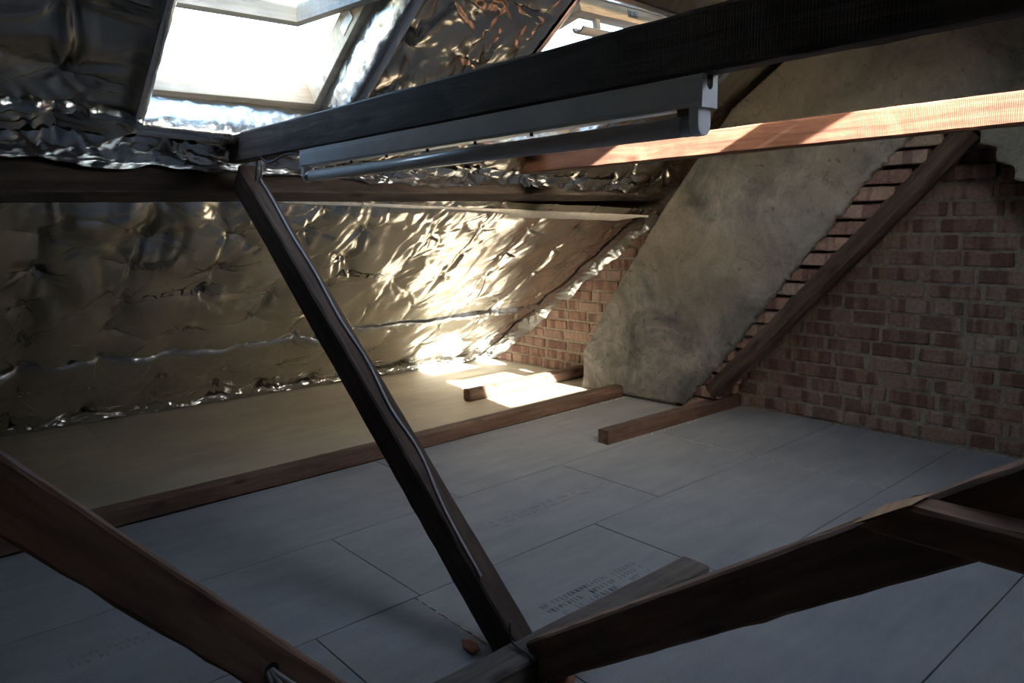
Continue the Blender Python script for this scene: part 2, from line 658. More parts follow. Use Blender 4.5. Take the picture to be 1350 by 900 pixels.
def flue_left(z):      # outer edge of the plastered flue, towards the eaves
    if z < 0.27:
        return 3.48
    if z < 0.6:
        return 3.478 + (3.256 - 3.478) * (z - 0.27) / 0.33
    return 3.256 - (z - 0.6) * 0.822


def flue_under(z):     # stepped edge over the brick triangle
    return 2.64 - z * 0.846


def corbel_end(z):      # free ends of the corbelled bricks
    return 2.56 - z * 0.838


def flue_under_r(z):   # same, on the other leg
    return 1.166 - (1.458 - z) * 0.853


def brick_mesh(l, seed, h=0.0635, d=0.05):
    r = random.Random(seed)
    bm = bmesh.new()
    bmesh.ops.create_cube(bm, size=1.0)
    for v in bm.verts:
        v.co = Vector((v.co.x * d, v.co.y * l, v.co.z * h))
    bmesh.ops.bevel(bm, geom=list(bm.edges), offset=0.005, segments=1, affect='EDGES')
    for v in bm.verts:
        v.co += Vector((r.uniform(-0.0025, 0.0025), r.uniform(-0.004, 0.004), r.uniform(-0.0035, 0.0035)))
    me = bpy.data.meshes.new('brick')
    bm.to_mesh(me)
    bm.free()
    me.materials.append(M['brick'])
    return me


STR = [brick_mesh(0.215 + 0.004 * (i - 2), i) for i in range(6)]
HDR = [brick_mesh(0.104 + 0.003 * (i - 1), 20 + i) for i in range(4)]
TQ = [brick_mesh(0.158, 40 + i) for i in range(3)]


def put_brick(me, loc, parent, rot=0.006, rx=0.0):
    o = bpy.data.objects.new('brick', me)
    o.location = loc
    o.rotation_euler = (RNG.uniform(-rot, rot) + rx, RNG.uniform(-rot, rot), RNG.uniform(-rot, rot))
    link(o)
    set_parent(o, parent)
    return o


nb = 0
for k in range(0, 24):
    zc = k * COURSE + 0.042
    y = -0.25 - RNG.random() * 0.2
    while y < 5.0:
        me = RNG.choices([RNG.choice(STR), RNG.choice(HDR), RNG.choice(TQ)], [0.62, 0.28, 0.10])[0]
        l = max(v.co.y for v in me.vertices) * 2
        yc = y + l / 2
        in_r = zc < 1.55 and flue_under_r(zc) - 0.12 < yc < flue_under(zc) + 0.16
        in_l = flue_left(zc) - 0.28 < yc < 4.92 - zc / TA - 0.02
        if in_r or in_l:
            put_brick(me, (X_R + 0.022 + RNG.uniform(-0.004, 0.004), yc, zc + RNG.uniform(-0.002, 0.002)), wall_right)
            nb += 1
        y += l + RNG.uniform(0.010, 0.019)

put_brick(STR[1], (X_R - 0.018, 1.26, 1.325), wall_right)

# ------------------------------------------------------------------ chimney flue
XF = 3.66
flue = thing('chimney_flue', (XF, 2.6, 0), 'leaning plastered chimney flue with stepped brick underside against the gable', 'chimney')
rf = random.Random(5)


def rough_line(a, b, step, amp):
    a, b = Vector((a[0], a[1])), Vector((b[0], b[1]))
    n = max(1, int((b - a).length / step))
    d = (b - a).normalized()
    s = Vector((-d.y, d.x))
    out = []
    for i in range(n):
        t = i / n
        out.append(a + (b - a) * t + (s * rf.uniform(-amp, amp) if i else s * 0))
    return out


outline = []
outline += rough_line((3.485, 0.0), (3.475, 0.27), 0.03, 0.005)
outline += rough_line((3.475, 0.27), (3.40, 0.36), 0.03, 0.004)
outline += rough_line((3.40, 0.36), (3.256, 0.60), 0.04, 0.004)
outline += rough_line((3.256, 0.60), (2.776, 1.243), 0.05, 0.003)
outline += rough_line((2.776, 1.243), (2.36, 1.72), 0.05, 0.003)
outline += rough_line((2.36, 1.72), (1.22, 2.48), 0.2, 0.0)
outline += rough_line((1.22, 2.48), (-0.35, 1.46), 0.2, 0.0)
outline += rough_line((-0.35, 1.46), (-1.45, 0.0), 0.2, 0.004)
outline += rough_line((-1.45, 0.0), (-0.12, 0.0), 0.3, 0.0)
# stepped right leg edge (plaster broken in brick courses)
zz = 0.0
while zz < 1.50:
    yb = flue_under_r(zz) + 0.005
    outline += rough_line((yb, zz), (yb, zz + COURSE), 0.02, 0.006)
    zz += COURSE
outline += rough_line((flue_under_r(zz), zz), (1.34, 1.56), 0.03, 0.004)
# left leg underside: ragged plaster above the corbels
outline += rough_line((1.34, 1.56), (1.437, 1.471), 0.018, 0.008)
pe = [(1.437, 1.471), (1.579, 1.342), (1.794, 1.067), (2.061, 0.742), (2.309, 0.41), (2.659, 0.025), (2.68, 0.0)]
for q0, q1 in zip(pe[:-1], pe[1:]):
    outline += rough_line(q0, q1, 0.018, 0.010)


def ring_mesh(pts2, layers):
    """pts2 loop in (y,z); layers: (x, inset)"""
    n = len(pts2)
    area = sum(pts2[i].x * pts2[(i + 1) % n].y - pts2[(i + 1) % n].x * pts2[i].y for i in range(n))
    sgn = 1 if area > 0 else -1
    nor = []
    for i in range(n):
        a, b = pts2[i - 2], pts2[(i + 2) % n]
        d = (b - a).normalized()
        nor.append(Vector((-d.y, d.x)) * sgn)
    vs_, fs = [], []
    for x, ins in layers:
        for p, q in zip(pts2, nor):
            c = p + q * ins
            vs_.append((x, c.x, c.y))
    for L in range(len(layers) - 1):
        for i in range(n):
            fs.append((L * n + i, L * n + (i + 1) % n, (L + 1) * n + (i + 1) % n, (L + 1) * n + i))
    fs.append(tuple(range(n - 1, -1, -1)))
    return vs_, fs


v_, f_ = ring_mesh(outline, [(XF, 0.014), (XF + 0.006, 0.004), (XF + 0.016, 0.0), (XF + 0.034, 0.0)])
pl = mesh_obj('plaster_coat', v_, f_, M['plaster'], flue)
bm = bmesh.new()
bm.from_mesh(pl.data)
bmesh.ops.recalc_face_normals(bm, faces=bm.faces)
bmesh.ops.triangulate(bm, faces=[f for f in bm.faces if len(f.verts) > 4])
bm.to_mesh(pl.data)
bm.free()
# core behind the plaster, held back from the edges
core = [Vector(p) for p in [(3.46, 0.0), (3.455, 0.27), (3.235, 0.60), (2.34, 1.72), (1.22, 2.46), (-0.33, 1.44), (-1.43, 0), (-0.2, 0), (flue_under_r(1.45) - 0.06, 1.45), (1.40, 1.63), (flue_under(0.0) + 0.09, 0.0)]]
mb = MB().prism([Vector((XF + 0.03, p.x, p.y)) for p in core], (X_R - XF - 0.03, 0, 0))
mb.build('flue_body', M['mortar'], flue)
# corbelled bricks under the left leg
for k in range(0, 20):
    zc = k * COURSE + 0.042
    if zc > 1.56:
        break
    d = 0.075
    ye = corbel_end(zc)
    me = STR[k % 6]
    o = put_brick(me, (XF + 0.055, ye + 0.108 - 0.035 + RNG.uniform(-0.012, 0.012), zc), flue, 0.012)
    o.rotation_euler.z += RNG.uniform(-0.03, 0.03)
    o = put_brick(HDR[k % 4], (XF + 0.16, ye + 0.03 + RNG.uniform(-0.012, 0.012), zc), flue, 0.012)
    o = put_brick(HDR[(k + 1) % 4], (XF + 0.235, ye + 0.03 + RNG.uniform(-0.012, 0.012), zc), flue, 0.012)
# right leg: dark stepped bricks behind the broken plaster
for k in range(13, 19):
    zc = k * COURSE + 0.042
    put_brick(STR[k % 6], (XF + 0.075, flue_under_r(zc) - 0.13, zc), flue, 0.01)
    put_brick(STR[(k + 2) % 6], (XF + 0.18, flue_under_r(zc) - 0.11, zc), flue, 0.01)


# ------------------------------------------------------------------ timbers
def timber(name, p0, p1, w_axis, w, h, m, seed=0, parent=None, cham=0.006, amp=0.0018, seg=0.05, ends=(0.0, 0.0)):
    """p0,p1: centre line; w_axis: direction of the w side. local X runs along the length"""
    r = random.Random(seed)
    p0, p1 = Vector(p0), Vector(p1)
    ex = (p1 - p0).normalized()
    wa = Vector(w_axis)
    ey = (wa - ex * wa.dot(ex)).normalized()
    ez = ex.cross(ey)
    L = (p1 - p0).length
    n = max(2, int(L / seg))
    c = cham
    prof = [(-w / 2 + c, -h / 2), (w / 2 - c, -h / 2), (w / 2, -h / 2 + c), (w / 2, h / 2 - c), (w / 2 - c, h / 2), (-w / 2 + c, h / 2), (-w / 2, h / 2 - c), (-w / 2, -h / 2 + c)]
    k = len(prof)
    vs_, fs = [], []
    ph = [r.uniform(0, 6) for _ in range(6)]
    for i in range(n + 1):
        t = i / n
        oy = amp * 0.3 * math.sin(t * L * 2.1 + ph[0])
        oz = amp * 0.5 * math.sin(t * L * 1.7 + ph[1])
        for j, (a, b) in enumerate(prof):
            x = t * L
            if i == 0:
                x += ends[0] * (b / h)
            if i == n:
                x += ends[1] * (b / h)
            j2 = j // 1
            jit = 1.0 if 0 < i < n else 0.5
            vs_.append((x, a + oy + r.uniform(-amp, amp) * jit * (1.6 if r.random() < 0.08 else 0.6), b + oz + r.uniform(-amp, amp) * jit * (1.6 if r.random() < 0.08 else 0.6)))
    for i in range(n):
        for j in range(k):
            fs.append((i * k + j, i * k + (j + 1) % k, (i + 1) * k + (j + 1) % k, (i + 1) * k + j))
    fs += [tuple(range(k - 1, -1, -1)), tuple(n * k + j for j in range(k))]
    me = bpy.data.meshes.new(name)
    me.from_pydata(vs_, [], fs)
    me.materials.append(m)
    bm_ = bmesh.new()
    bm_.from_mesh(me)
    bmesh.ops.recalc_face_normals(bm_, faces=bm_.faces)
    bm_.to_mesh(me)
    bm_.free()
    o = bpy.data.objects.new(name, me)
    mat = Matrix((ex, ey, ez)).transposed().to_4x4()
    mat.translation = p0
    o.matrix_world = mat
    link(o)
    if parent is not None:
        o.parent = parent
        o.matrix_parent_inverse = Matrix.Translation(-parent.location)
    return o


X1 = 1.15
# purlins, square to the rafters
Lc = Vector((0, 3.085, 1.245))
up = Vector((0, -CA, SA))
outn = Vector((0, SA, CA))
pc = Lc + up * 0.0375 + outn * 0.085
o = timber('purlin', (X_L, pc.y, pc.z - 0.002), (X_R, pc.y - 0.0, pc.z + 0.008), up, 0.075, 0.17, M['timber_purlin'], 1)
tag(o, 'long dark purlin running across the foil slope below the skylights', 'beam')
upB = Vector((0, CA, SA))
outB = Vector((0, -SA, CA))
pb = Vector((0, -0.52, 1.669 - 0.52 * TA)) - outB * 0.05
o = timber('purlin', (X_L, pb.y, pb.z), (X_R, pb.y, pb.z), upB, 0.075, 0.15, M['timber_saw'], 2)
tag(o, 'purlin under the opposite slope behind the viewpoint', 'beam')

# ties
o = timber('tie_beam', (X1 + 0.016, -0.75, 1.4488), (X1 + 0.016, 2.97, 1.4488), (1, 0, 0), 0.052, 0.1065, M['timber_saw'], 3, amp=0.0015)
tag(o, 'dark tie beam overhead carrying the fluorescent lamp', 'beam')
o = timber('tie_beam', (2.69, -0.75, 1.452), (2.69, 2.96, 1.438), (1, 0, 0), 0.08, 0.098, M['timber_red'], 4, amp=0.0012)
tag(o, 'sunlit reddish tie beam in front of the plastered chimney', 'beam')

# struts of the truss
def strut_yz(name, a, b, th, x0, x1, m, seed, below, ends=(0, 0)):
    """a,b: (y,z) of the upper arris; th measured below it"""
    A, B = Vector((0, a[0], a[1])), Vector((0, b[0], b[1]))
    d = (B - A).normalized()
    n = Vector((0, -d.z, d.y))
    if n.z > 0:
        n = -n
    xm = (x0 + x1) / 2
    off = n * th / 2
    return timber(name, Vector((xm, 0, 0)) + A + off, Vector((xm, 0, 0)) + B + off, (1, 0, 0), x1 - x0, th, m, seed, ends=ends)


o = strut_yz('strut', (2.90, 1.385), (1.30, 0.042), 0.112, X1, X1 + 0.072, M['timber'], 5, True)
tag(o, 'slanting dark strut with a grey cable rising from the floor to the purlin', 'strut')
strut1 = o
o = strut_yz('strut', (1.30, 0.102), (-0.42, 1.293), 0.104, X1, X1 + 0.072, M['timber_brown'], 6, True, ends=(0.0, 0.0))
tag(o, 'near black strut rising towards the right edge of the view', 'strut')
strut2 = o
# short rail nailed on strut 2
stub = thing('rail_stub', (1.115, 0.2, 0.69), 'short horizontal timber rail with splintered end nailed to the dark strut', 'timber rail')
timber('rail', (1.118, 0.435, 0.706), (1.118, -0.35, 0.712), (1, 0, 0), 0.06, 0.056, M['timber_brown'], 8, stub, ends=(0.08, 0))
mb = MB()
sp = [(1.088, 0.478, 0.682), (1.150, 0.452, 0.705), (1.148, 0.385, 0.741), (1.088, 0.392, 0.738), (1.10, 0.452, 0.692), (1.135, 0.415, 0.728)]
mb.add(sp, [(0, 1, 4), (1, 5, 4), (1, 2, 5), (2, 3, 5), (3, 4, 5), (3, 0, 4)])
rq = random.Random(4)
for k in range(9):   # torn fibres left along the top edge of the strut
    t0 = rq.uniform(0.0, 0.10)
    y0_, L_ = 0.40 + t0, rq.uniform(0.05, 0.10)
    z0_ = 0.102 + (1.30 - y0_) * 0.6924
    xo = X1 + rq.uniform(0.0, 0.05)
    h_ = rq.uniform(0.003, 0.007)
    mb.add([(xo, y0_, z0_ - 0.002), (xo + 0.008, y0_, z0_ - 0.002), (xo + 0.004, y0_ + L_, z0_ - L_ * 0.6924), (xo + 0.004, y0_ + L_ * 0.3, z0_ - L_ * 0.2 + h_)], [(0, 1, 3), (1, 2, 3), (2, 0, 3), (0, 2, 1)])
mb.build('splintered_end', M['fresh_wood'], stub)
# sleeper at the foot of the struts
o = timber('sleeper', (0.70, 1.306, 0.040), (1.876, 1.300, 0.040), (0, 1, 0), 0.10, 0.08, M['timber_grey'], 9, ends=(0, 0.0))
tag(o, 'grey weathered sleeper on the floor under the strut feet', 'timber')
# longitudinal brace on the left
pA, pB_ = Vector((-0.42, 1.285, 1.47)), Vector((0.74, 1.285, 0.118))
dd = (pB_ - pA).normalized()
nn = Vector((dd.z, 0, -dd.x))
if nn.z > 0:
    nn = -nn
o = timber('brace', pA + nn * 0.045, pB_ + nn * 0.045, (0, 1, 0), 0.065, 0.09, M['timber_brown'], 10)
tag(o, 'brown diagonal brace in the lower left corner with cables through it', 'brace')
brace = o

# diagonal timber under the chimney
o = timber('diagonal_timber', (XF + 0.065, 2.475, 0.125), (XF + 0.065, 1.195, 1.495), (1, 0, 0), 0.10, 0.105, M['timber'], 11, cham=0.022, amp=0.004)
tag(o, 'round-edged diagonal timber propped under the stepped chimney bricks', 'timber')
# wooden plate bedded in the brick wall just right of the diagonal's head
# floor joists
o = timber('floor_joist', (X_L, 3.157, 0.038), (3.655, 3.157, 0.036), (0, 1, 0), 0.072, 0.076, M['timber_joist'], 12)
tag(o, 'long low joist crossing the whole floor to the chimney', 'joist')
o = timber('floor_joist', (2.87, 3.76, 0.040), (3.96, 3.76, 0.042), (0, 1, 0), 0.07, 0.082, M['timber_joist'], 13, cham=0.014)
tag(o, 'short sunlit joist with an orange cut end near the foil corner', 'joist')
o = timber('floor_joist', (2.79, 2.51, 0.037), (3.96, 2.47, 0.037), (0, 1, 0), 0.07, 0.074, M['timber_joist'], 14, cham=0.003)
tag(o, 'short shaded joist below the foot of the diagonal timber', 'joist')


# ------------------------------------------------------------------ foil insulation
def grid_obj(name, V, mask, m, parent, smooth=True):
    """V: (nu,nv,3) array; mask: (nu-1,nv-1) bool of kept quads"""
    nu, nv = V.shape[:2]
    idx = np.arange(nu * nv).reshape(nu, nv)
    q = np.stack([idx[:-1, :-1], idx[1:, :-1], idx[1:, 1:], idx[:-1, 1:]], -1)[mask]
    used, inv = np.unique(q.ravel(), return_inverse=True)
    co = V.reshape(-1, 3)[used].astype(np.float32)
    me = bpy.data.meshes.new(name)
    nq = len(q)
    me.vertices.add(len(co))
    me.vertices.foreach_set('co', co.ravel())
    me.loops.add(nq * 4)
    me.loops.foreach_set('vertex_index', inv.astype(np.int32))
    me.polygons.add(nq)
    me.polygons.foreach_set('loop_start', np.arange(0, nq * 4, 4, dtype=np.int32))
    me.polygons.foreach_set('use_smooth', np.ones(nq, dtype=bool))
    me.update(calc_edges=True)
    me.materials.append(m)
    o_ = bpy.data.objects.new(name, me)
    link(o_)
    set_parent(o_, parent)
    return o_


def quilt(X, Y, staples, amp, fold, seed):
    """inward bulge of the foil (metres): puffed between staples, creased around them"""
    r = np.random.RandomState(seed)
    rmin = np.full(X.shape, 9.0)
    cre = np.zeros(X.shape)
    for (sx, sy) in staples:
        dx, dy = X - sx, (Y - sy) / CA
        box = (np.abs(dx) < 0.45) & (np.abs(dy) < 0.45)
        if not box.any():
            continue
        rr = np.sqrt(dx[box] ** 2 + dy[box] ** 2) + 1e-5
        th = np.arctan2(dy[box], dx[box])
        rmin[box] = np.minimum(rmin[box], rr)
        f = np.zeros(rr.shape)
        for k in (2, 3, 5):
            f += np.cos(k * th + r.uniform(0, 6.28)) * r.uniform(0.3, 0.8)
        cre[box] += f * fold * np.exp(-rr / 0.12) * np.minimum(1, rr / 0.03)
        # sharp pleats radiating from the staple, mostly up and down the slope
        for q in range(7):
            t0 = r.choice([1.57, -1.57, 1.57, -1.57, 0.0, 3.14]) + r.normal(0, 0.45)
            ln = r.uniform(0.07, 0.30)
            wd_ = r.uniform(0.008, 0.020)
            bend = r.uniform(-2.0, 2.0)
            tt = th + bend * rr
            dth = (tt - t0 + np.pi) % (2 * np.pi) - np.pi
            dd_ = dth * (rr + 0.015)
            prof = np.exp(-(dd_ / wd_) ** 2) - 0.7 * np.exp(-((dd_ - 1.6 * wd_) / wd_) ** 2)
            cre[box] -= prof * fold * r.uniform(1.0, 2.6) * np.exp(-(rr / ln) ** 2) * np.minimum(1, rr / 0.012) * (np.abs(dth) < 1.2)
    return amp * (1 - np.exp(-(np.sqrt(rmin ** 2 + 0.022 ** 2) - 0.022) / 0.085)) + cre


def wrinkles(X, Y, rough):
    n = 0.010 * PN[0](X * 2.2, Y * 2.6) + 0.005 * PN[1](X * 6, Y * 4) + rough * (0.006 * np.abs(PN[2](X * 9 + 2 * PN[3](X * 3, Y * 3), Y * 7)) + 0.0035 * np.abs(PN[3](X * 19, Y * 17 + 1.5 * PN[1](X * 5, Y * 5))))
    return n


RAFTERS = [-1.98, -1.62, -1.26, -0.90, -0.54, -0.18, 0.18, 0.54, 0.90, 1.27, 1.625, 1.95, 2.345, 2.68, 3.05, 3.42, 3.74]


def plane_arr(P, X, Y, N):
    if P == 'A':
        Z = (5.16 - 0.06 * X - Y) * TA + N * CA
        return np.stack([X, Y + N * SA, Z], -1)
    Z = 1.669 + TA * Y + N * CA
    return np.stack([X, Y - N * SA, Z], -1)


lower = thing('foil_blanket', (1.0, 4.9, 0.0), 'quilted golden silver foil insulation lining the low slope below the purlin', 'insulation')
rs = np.random.RandomState(4)
st = []
for xr in RAFTERS:
    for yy in (3.14, 3.36, 3.58, 3.81, 4.10, 4.36, 4.62, 4.86):
        st.append((xr + rs.uniform(-0.02, 0.02), yy - 0.03 * (xr - 1.5) + rs.uniform(-0.035, 0.035)))
LOW_N = -0.005


def low_n(X, Y):
    b = quilt(X, Y, st, 0.036, 0.0056, 9)
    w0 = np.clip((2.9 - X) / 0.8, 0.25, 1)
    b = b * np.clip((2.9 - X) / 1.0, 0.42, 1)
    b += w0 * (0.050 * np.abs(PN[3](X * 3.6 + 0.8 * PN[0](X * 2, Y * 3), Y * 1.6)) + 0.020 * PN[4](X * 7, Y * 4) + 0.011 * np.abs(PN[1](X * 13 + PN[2](X * 4, Y * 4), Y * 5)))
    # taut vertical grooves along the rafters
    for xr in RAFTERS:
        b -= 0.010 * np.exp(-((X - xr - 0.012 * PN[4](Y * 4 + xr * 7, Y * 0 + xr)) / 0.016) ** 2) * (0.6 + 0.6 * PN[0](Y * 3 + xr, X * 0 + xr * 3))
    # long diagonal pull towards the gable on the right
    w = np.clip((X - 2.5) / 0.9, 0, 1)
    t = (X - 3.9) * 0.55 + (Y - 3.2) * 0.30
    u = (X - 3.9) * 0.30 - (Y - 3.2) * 0.55
    b += w * 0.012 * np.abs(PN[2](t * 9 + 0.6 * PN[0](X * 2, Y * 2), u * 1.2))
    b += wrinkles(X, Y, 0.35 - 0.2 * w)
    # fold line of the seam tape
    yt = 4.45 - 0.075 * X
    b -= 0.012 * np.exp(-((Y - yt) / 0.03) ** 2)
    # bottom edge tucks to the floor
    b *= np.clip((Y - 3.06) / 0.12, 0.25, 1)
    return LOW_N - b


xs = np.linspace(X_L, X_R - 0.004, 600)
v = np.linspace(0, 1, 230)
X, Vv = np.meshgrid(xs, v, indexing='ij')
Y = 3.105 + Vv * (5.16 - 0.06 * X - 0.03 - 3.105)
N = low_n(X, Y)
G = plane_arr('A', X, Y, N)
G[..., 2] = np.maximum(G[..., 2], 0.004 + 0.0 * X)
fl = grid_obj('foil_sheet', G, np.ones((599, 229), bool), M['foil'], lower)


def strip(name, P, xa, ya_fn, w, nfun, lift, m, parent, nx, nv=9, rag=0.0, wr=1.0, seed=0, xr=None):
    """ribbon following a surface: along x, centre y given by ya_fn(x)"""
    x_ = np.linspace(xa[0], xa[1], nx)
    v_2 = np.linspace(-0.5, 0.5, nv)
    X_, V_ = np.meshgrid(x_, v_2, indexing='ij')
    ww = w * (1 + rag * PN[seed % 5](X_ * 7 + seed, X_ * 0 + seed))
    Y_ = ya_fn(X_) + V_ * ww * CA + 0.006 * PN[2](X_ * 3, X_ * 0 + seed)
    N_ = nfun(X_, ya_fn(X_)) * 0.8 + 0.2 * nfun(X_, Y_) - lift - 0.026 * np.sqrt(np.maximum(0, 1 - (2 * V_) ** 2)) - wr * (0.005 * np.abs(PN[1](X_ * 14 + seed, Y_ * 18)) + 0.003 * np.abs(PN[3](X_ * 35, Y_ * 40 + seed)))
    G_ = plane_arr(P, X_, Y_, N_)
    return grid_obj(name, G_, np.ones((nx - 1, nv - 1), bool), m, parent)


strip('seam_tape', 'A', (X_L, X_R - 0.03), lambda x: 4.45 - 0.075 * x, 0.062, low_n, 0.004, M['tape'], lower, 500, seed=1, rag=0.1)
# crumpled skirt along the floor
x_ = np.linspace(X_L, X_R - 0.05, 560)
v_2 = np.linspace(0, 1, 14)
XX, VV = np.meshgrid(x_, v_2, indexing='ij')
hh = 0.062 * (1 + 0.5 * PN[0](XX * 5, XX * 0 + 3) + 0.3 * PN[1](XX * 14, XX * 0))
cr = 0.022 * np.abs(PN[1](XX * 9, VV * 1.8 + 7)) + 0.014 * np.abs(PN[2](XX * 22, VV * 3)) + 0.005 * PN[3](XX * 60, VV * 5)
YY = eave_y(XX) - 0.085 - hh * VV * 1.25 - cr * (0.5 + 1.5 * np.sin(VV * 3.14)) - 0.02 * (1 - VV)
ZZ = 0.003 + hh * VV + 0.004 * PN[3](XX * 20, VV * 4) * VV
grid_obj('skirt_tape', np.stack([XX, YY, np.maximum(ZZ, 0.002)], -1), np.ones((559, 13), bool), M['tape'], lower)
# side strip along the gable
v_1 = np.linspace(0, 1, 260)
v_2 = np.linspace(0, 1, 14)
VV, UU = np.meshgrid(v_1, v_2, indexing='ij')
YY = 3.10 + VV * (eave_y(3.97) - 0.03 - 3.10)
wd = 0.11 * (1 + 0.35 * PN[0](VV * 9, VV * 0))
XX = 3.962 - wd * (1 - UU) - 0.004
NN = low_n(XX, YY) - 0.006 - 0.055 * UU ** 2 * (1 + 0.5 * PN[1](VV * 12, VV * 0)) - 0.008 * np.abs(PN[2](VV * 30, UU * 2)) - 0.004 * np.abs(PN[3](VV * 70, UU * 4))
GG = plane_arr('A', XX, YY, NN)
GG[..., 2] = np.maximum(GG[..., 2], 0.004)
grid_obj('edge_tape', GG, np.ones((259, 13), bool), M['tape'], lower)
# staples
mb = MB()
for (sx, sy) in st:
    if sx > 0.2 and sy < 4.7:
        n0 = float(low_n(np.array([[sx]]), np.array([[sy]]))[0, 0])
        s_ = MB()
        s_.box((-0.006, -0.001, -0.002), (0.006, 0.001, 0.001), lambda p: PA(sx, sy, n0 - 0.002) + Vector((p.x, p.y * CA - p.z * SA, -p.y * SA - p.z * CA)))
        s_.build('staple', M['steel'], lower)


# print on the foil
def foil_text(txt, x0, y0, size, nfun, P, parent, ys=0.6):
    cu = bpy.data.curves.new('foil_print', 'FONT')
    cu.body = txt
    cu.size = size
    tmp = bpy.data.objects.new('foil_print', cu)
    COL.objects.link(tmp)
    dg = bpy.context.evaluated_depsgraph_get()
    me = bpy.data.meshes.new_from_object(tmp.evaluated_get(dg))
    bpy.data.objects.remove(tmp)
    bm_ = bmesh.new()
    bm_.from_mesh(me)
    bmesh.ops.triangulate(bm_, faces=bm_.faces)
    for _ in range(3):
        lg = [e for e in bm_.edges if e.calc_length() > 0.012]
        if lg:
            bmesh.ops.subdivide_edges(bm_, edges=lg, cuts=1)
            bmesh.ops.triangulate(bm_, faces=bm_.faces)
    co = np.array([v_.co for v_ in bm_.verts])
    X_ = x0 + co[:, 0][:, None]
    Y_ = y0 - co[:, 1][:, None] * CA * ys
    G_ = plane_arr(P, X_, Y_, nfun(X_, Y_) - 0.0035)[:, 0]
    for v_, c_ in zip(bm_.verts, G_):
        v_.co = c_
    bm_.to_mesh(me)
    bm_.free()
    me.materials.append(M['print_dark'])
    o_ = bpy.data.objects.new('foil_print', me)
    link(o_)
    set_parent(o_, parent)
    return o_


foil_text('ACTIS', 1.92, 3.67, 0.11, low_n, 'A', lower)
foil_text('ACTIS', 0.98, 3.79, 0.11, low_n, 'A', lower)

# ---- upper blanket, with the two skylight openings
upper = thing('foil_blanket', (1.0, 3.0, 1.35), 'dark quilted foil insulation around the skylights above the purlin', 'insulation')
UP_N = 0.055
st_u = []
for xr in RAFTERS:
    for yy in (3.02, 2.86, 2.66, 2.42, 2.16, 1.9, 1.62):
        st_u.append((xr + rs.uniform(-0.03, 0.03), yy - 0.03 * (xr - 1.5) + rs.uniform(-0.03, 0.03)))
RIM = 0.08
RIM_N = -0.02


def rect_dist(X, Y, h, grow=0.0):
    dx = np.maximum(np.maximum(h[0] - grow - X, X - h[1] - grow), 0)
    dy = np.maximum(np.maximum(h[2] - grow * CA - Y, Y - h[3] - grow * CA), 0) / CA
    return np.sqrt(dx ** 2 + dy ** 2)


def up_n(X, Y):
    b = quilt(X, Y, st_u, 0.040, 0.0085, 19)
    b += 0.010 * np.abs(PN[4](X * 4, Y * 3)) + 0.005 * PN[3](X * 8, Y * 7)
    w = np.clip((X - 1.55) / 0.1, 0, 1) * np.clip((2.3 - X) / 0.1, 0, 1)
    b += wrinkles(X, Y, 0.6 + 2.2 * w)
    n = UP_N - b
    for h in HF:
        d = rect_dist(X, Y, h)
        t = np.clip(1 - d / RIM, 0, 1)
        lip = 0.035 * (1 - np.sqrt(np.maximum(0, 1 - t ** 4)))
        ts = t * t * (3 - 2 * t)
        n = n * (1 - 0.9 * ts) + 0.9 * ts * RIM_N + lip
    return n


nx, ny = 620, 190
xs = np.linspace(X_L, X_R - 0.004, nx)
v = np.linspace(0, 1, ny)
X, Vv = np.meshgrid(xs, v, indexing='ij')
Y = 1.30 + Vv * (3.043 - 1.30)
# snap grid lines onto the openings
for h in HA:
    pass
N = up_n(X, Y)
G = plane_arr('A', X, Y, N)
cx = (X[:-1, :-1] + X[1:, 1:]) / 2
cy = (Y[:-1, :-1] + Y[1:, 1:]) / 2
keep = np.ones(cx.shape, bool)
for h in HF:
    keep &= ~((cx > h[0] + 0.004) & (cx < h[1] - 0.004) & (cy > h[2] + 0.004) & (cy < h[3] - 0.004))
grid_obj('foil_sheet', G, keep, M['foil_crinkled'], upper)
# reveal linings: wrinkled strips from the rim out to the frame
def reveal(h, parent):
    corners = [(h[0], h[3]), (h[1], h[3]), (h[1], h[2]), (h[0], h[2])]
    for k in range(4):
        a, b = corners[k], corners[(k + 1) % 4]
        L_ = math.hypot(b[0] - a[0], (b[1] - a[1]) / CA)
        n_ = int(L_ / 0.008)
        T, U = np.meshgrid(np.linspace(-0.02, 1.02, n_), np.linspace(0, 1, 16), indexing='ij')
        cxm, cym = (h[0] + h[1]) / 2, (h[2] + h[3]) / 2
        X_ = a[0] + (b[0] - a[0]) * T
        Y_ = a[1] + (b[1] - a[1]) * T
        pin = 0.010 * np.abs(PN[1](T * L_ * 9 + k * 5, U * 2.5)) + 0.006 * np.abs(PN[2](T * L_ * 22 + k, U * 6)) + 0.012 * np.sin(U * 3.14)
        sx = np.sign(cxm - X_) if k in (1, 3) else 0
        sy = np.sign(cym - Y_) if k in (0, 2) else 0
        # start slightly outside the opening so that the strip wraps the rim
        spl = (0.022, 0.012, 0, 0)[k]
        wrap = 0.03 * (1 - np.minimum(1, U / 0.2)) ** 2 + spl * (1 - U) ** 1.6
        X_ = X_ + sx * (pin * np.minimum(1, U * 3) - wrap)
        Y_ = Y_ + sy * (pin * np.minimum(1, U * 3) - wrap) * CA
        N_ = RIM_N + 0.004 + (FRAME_N - 0.012 - RIM_N) * np.clip((U - 0.10) / 0.90, 0, 1)
        grid_obj('reveal_lining', plane_arr('A', X_, Y_, N_), np.ones((n_ - 1, 15), bool), M['tape'], parent)


for h in HA:
    reveal(h, upper)


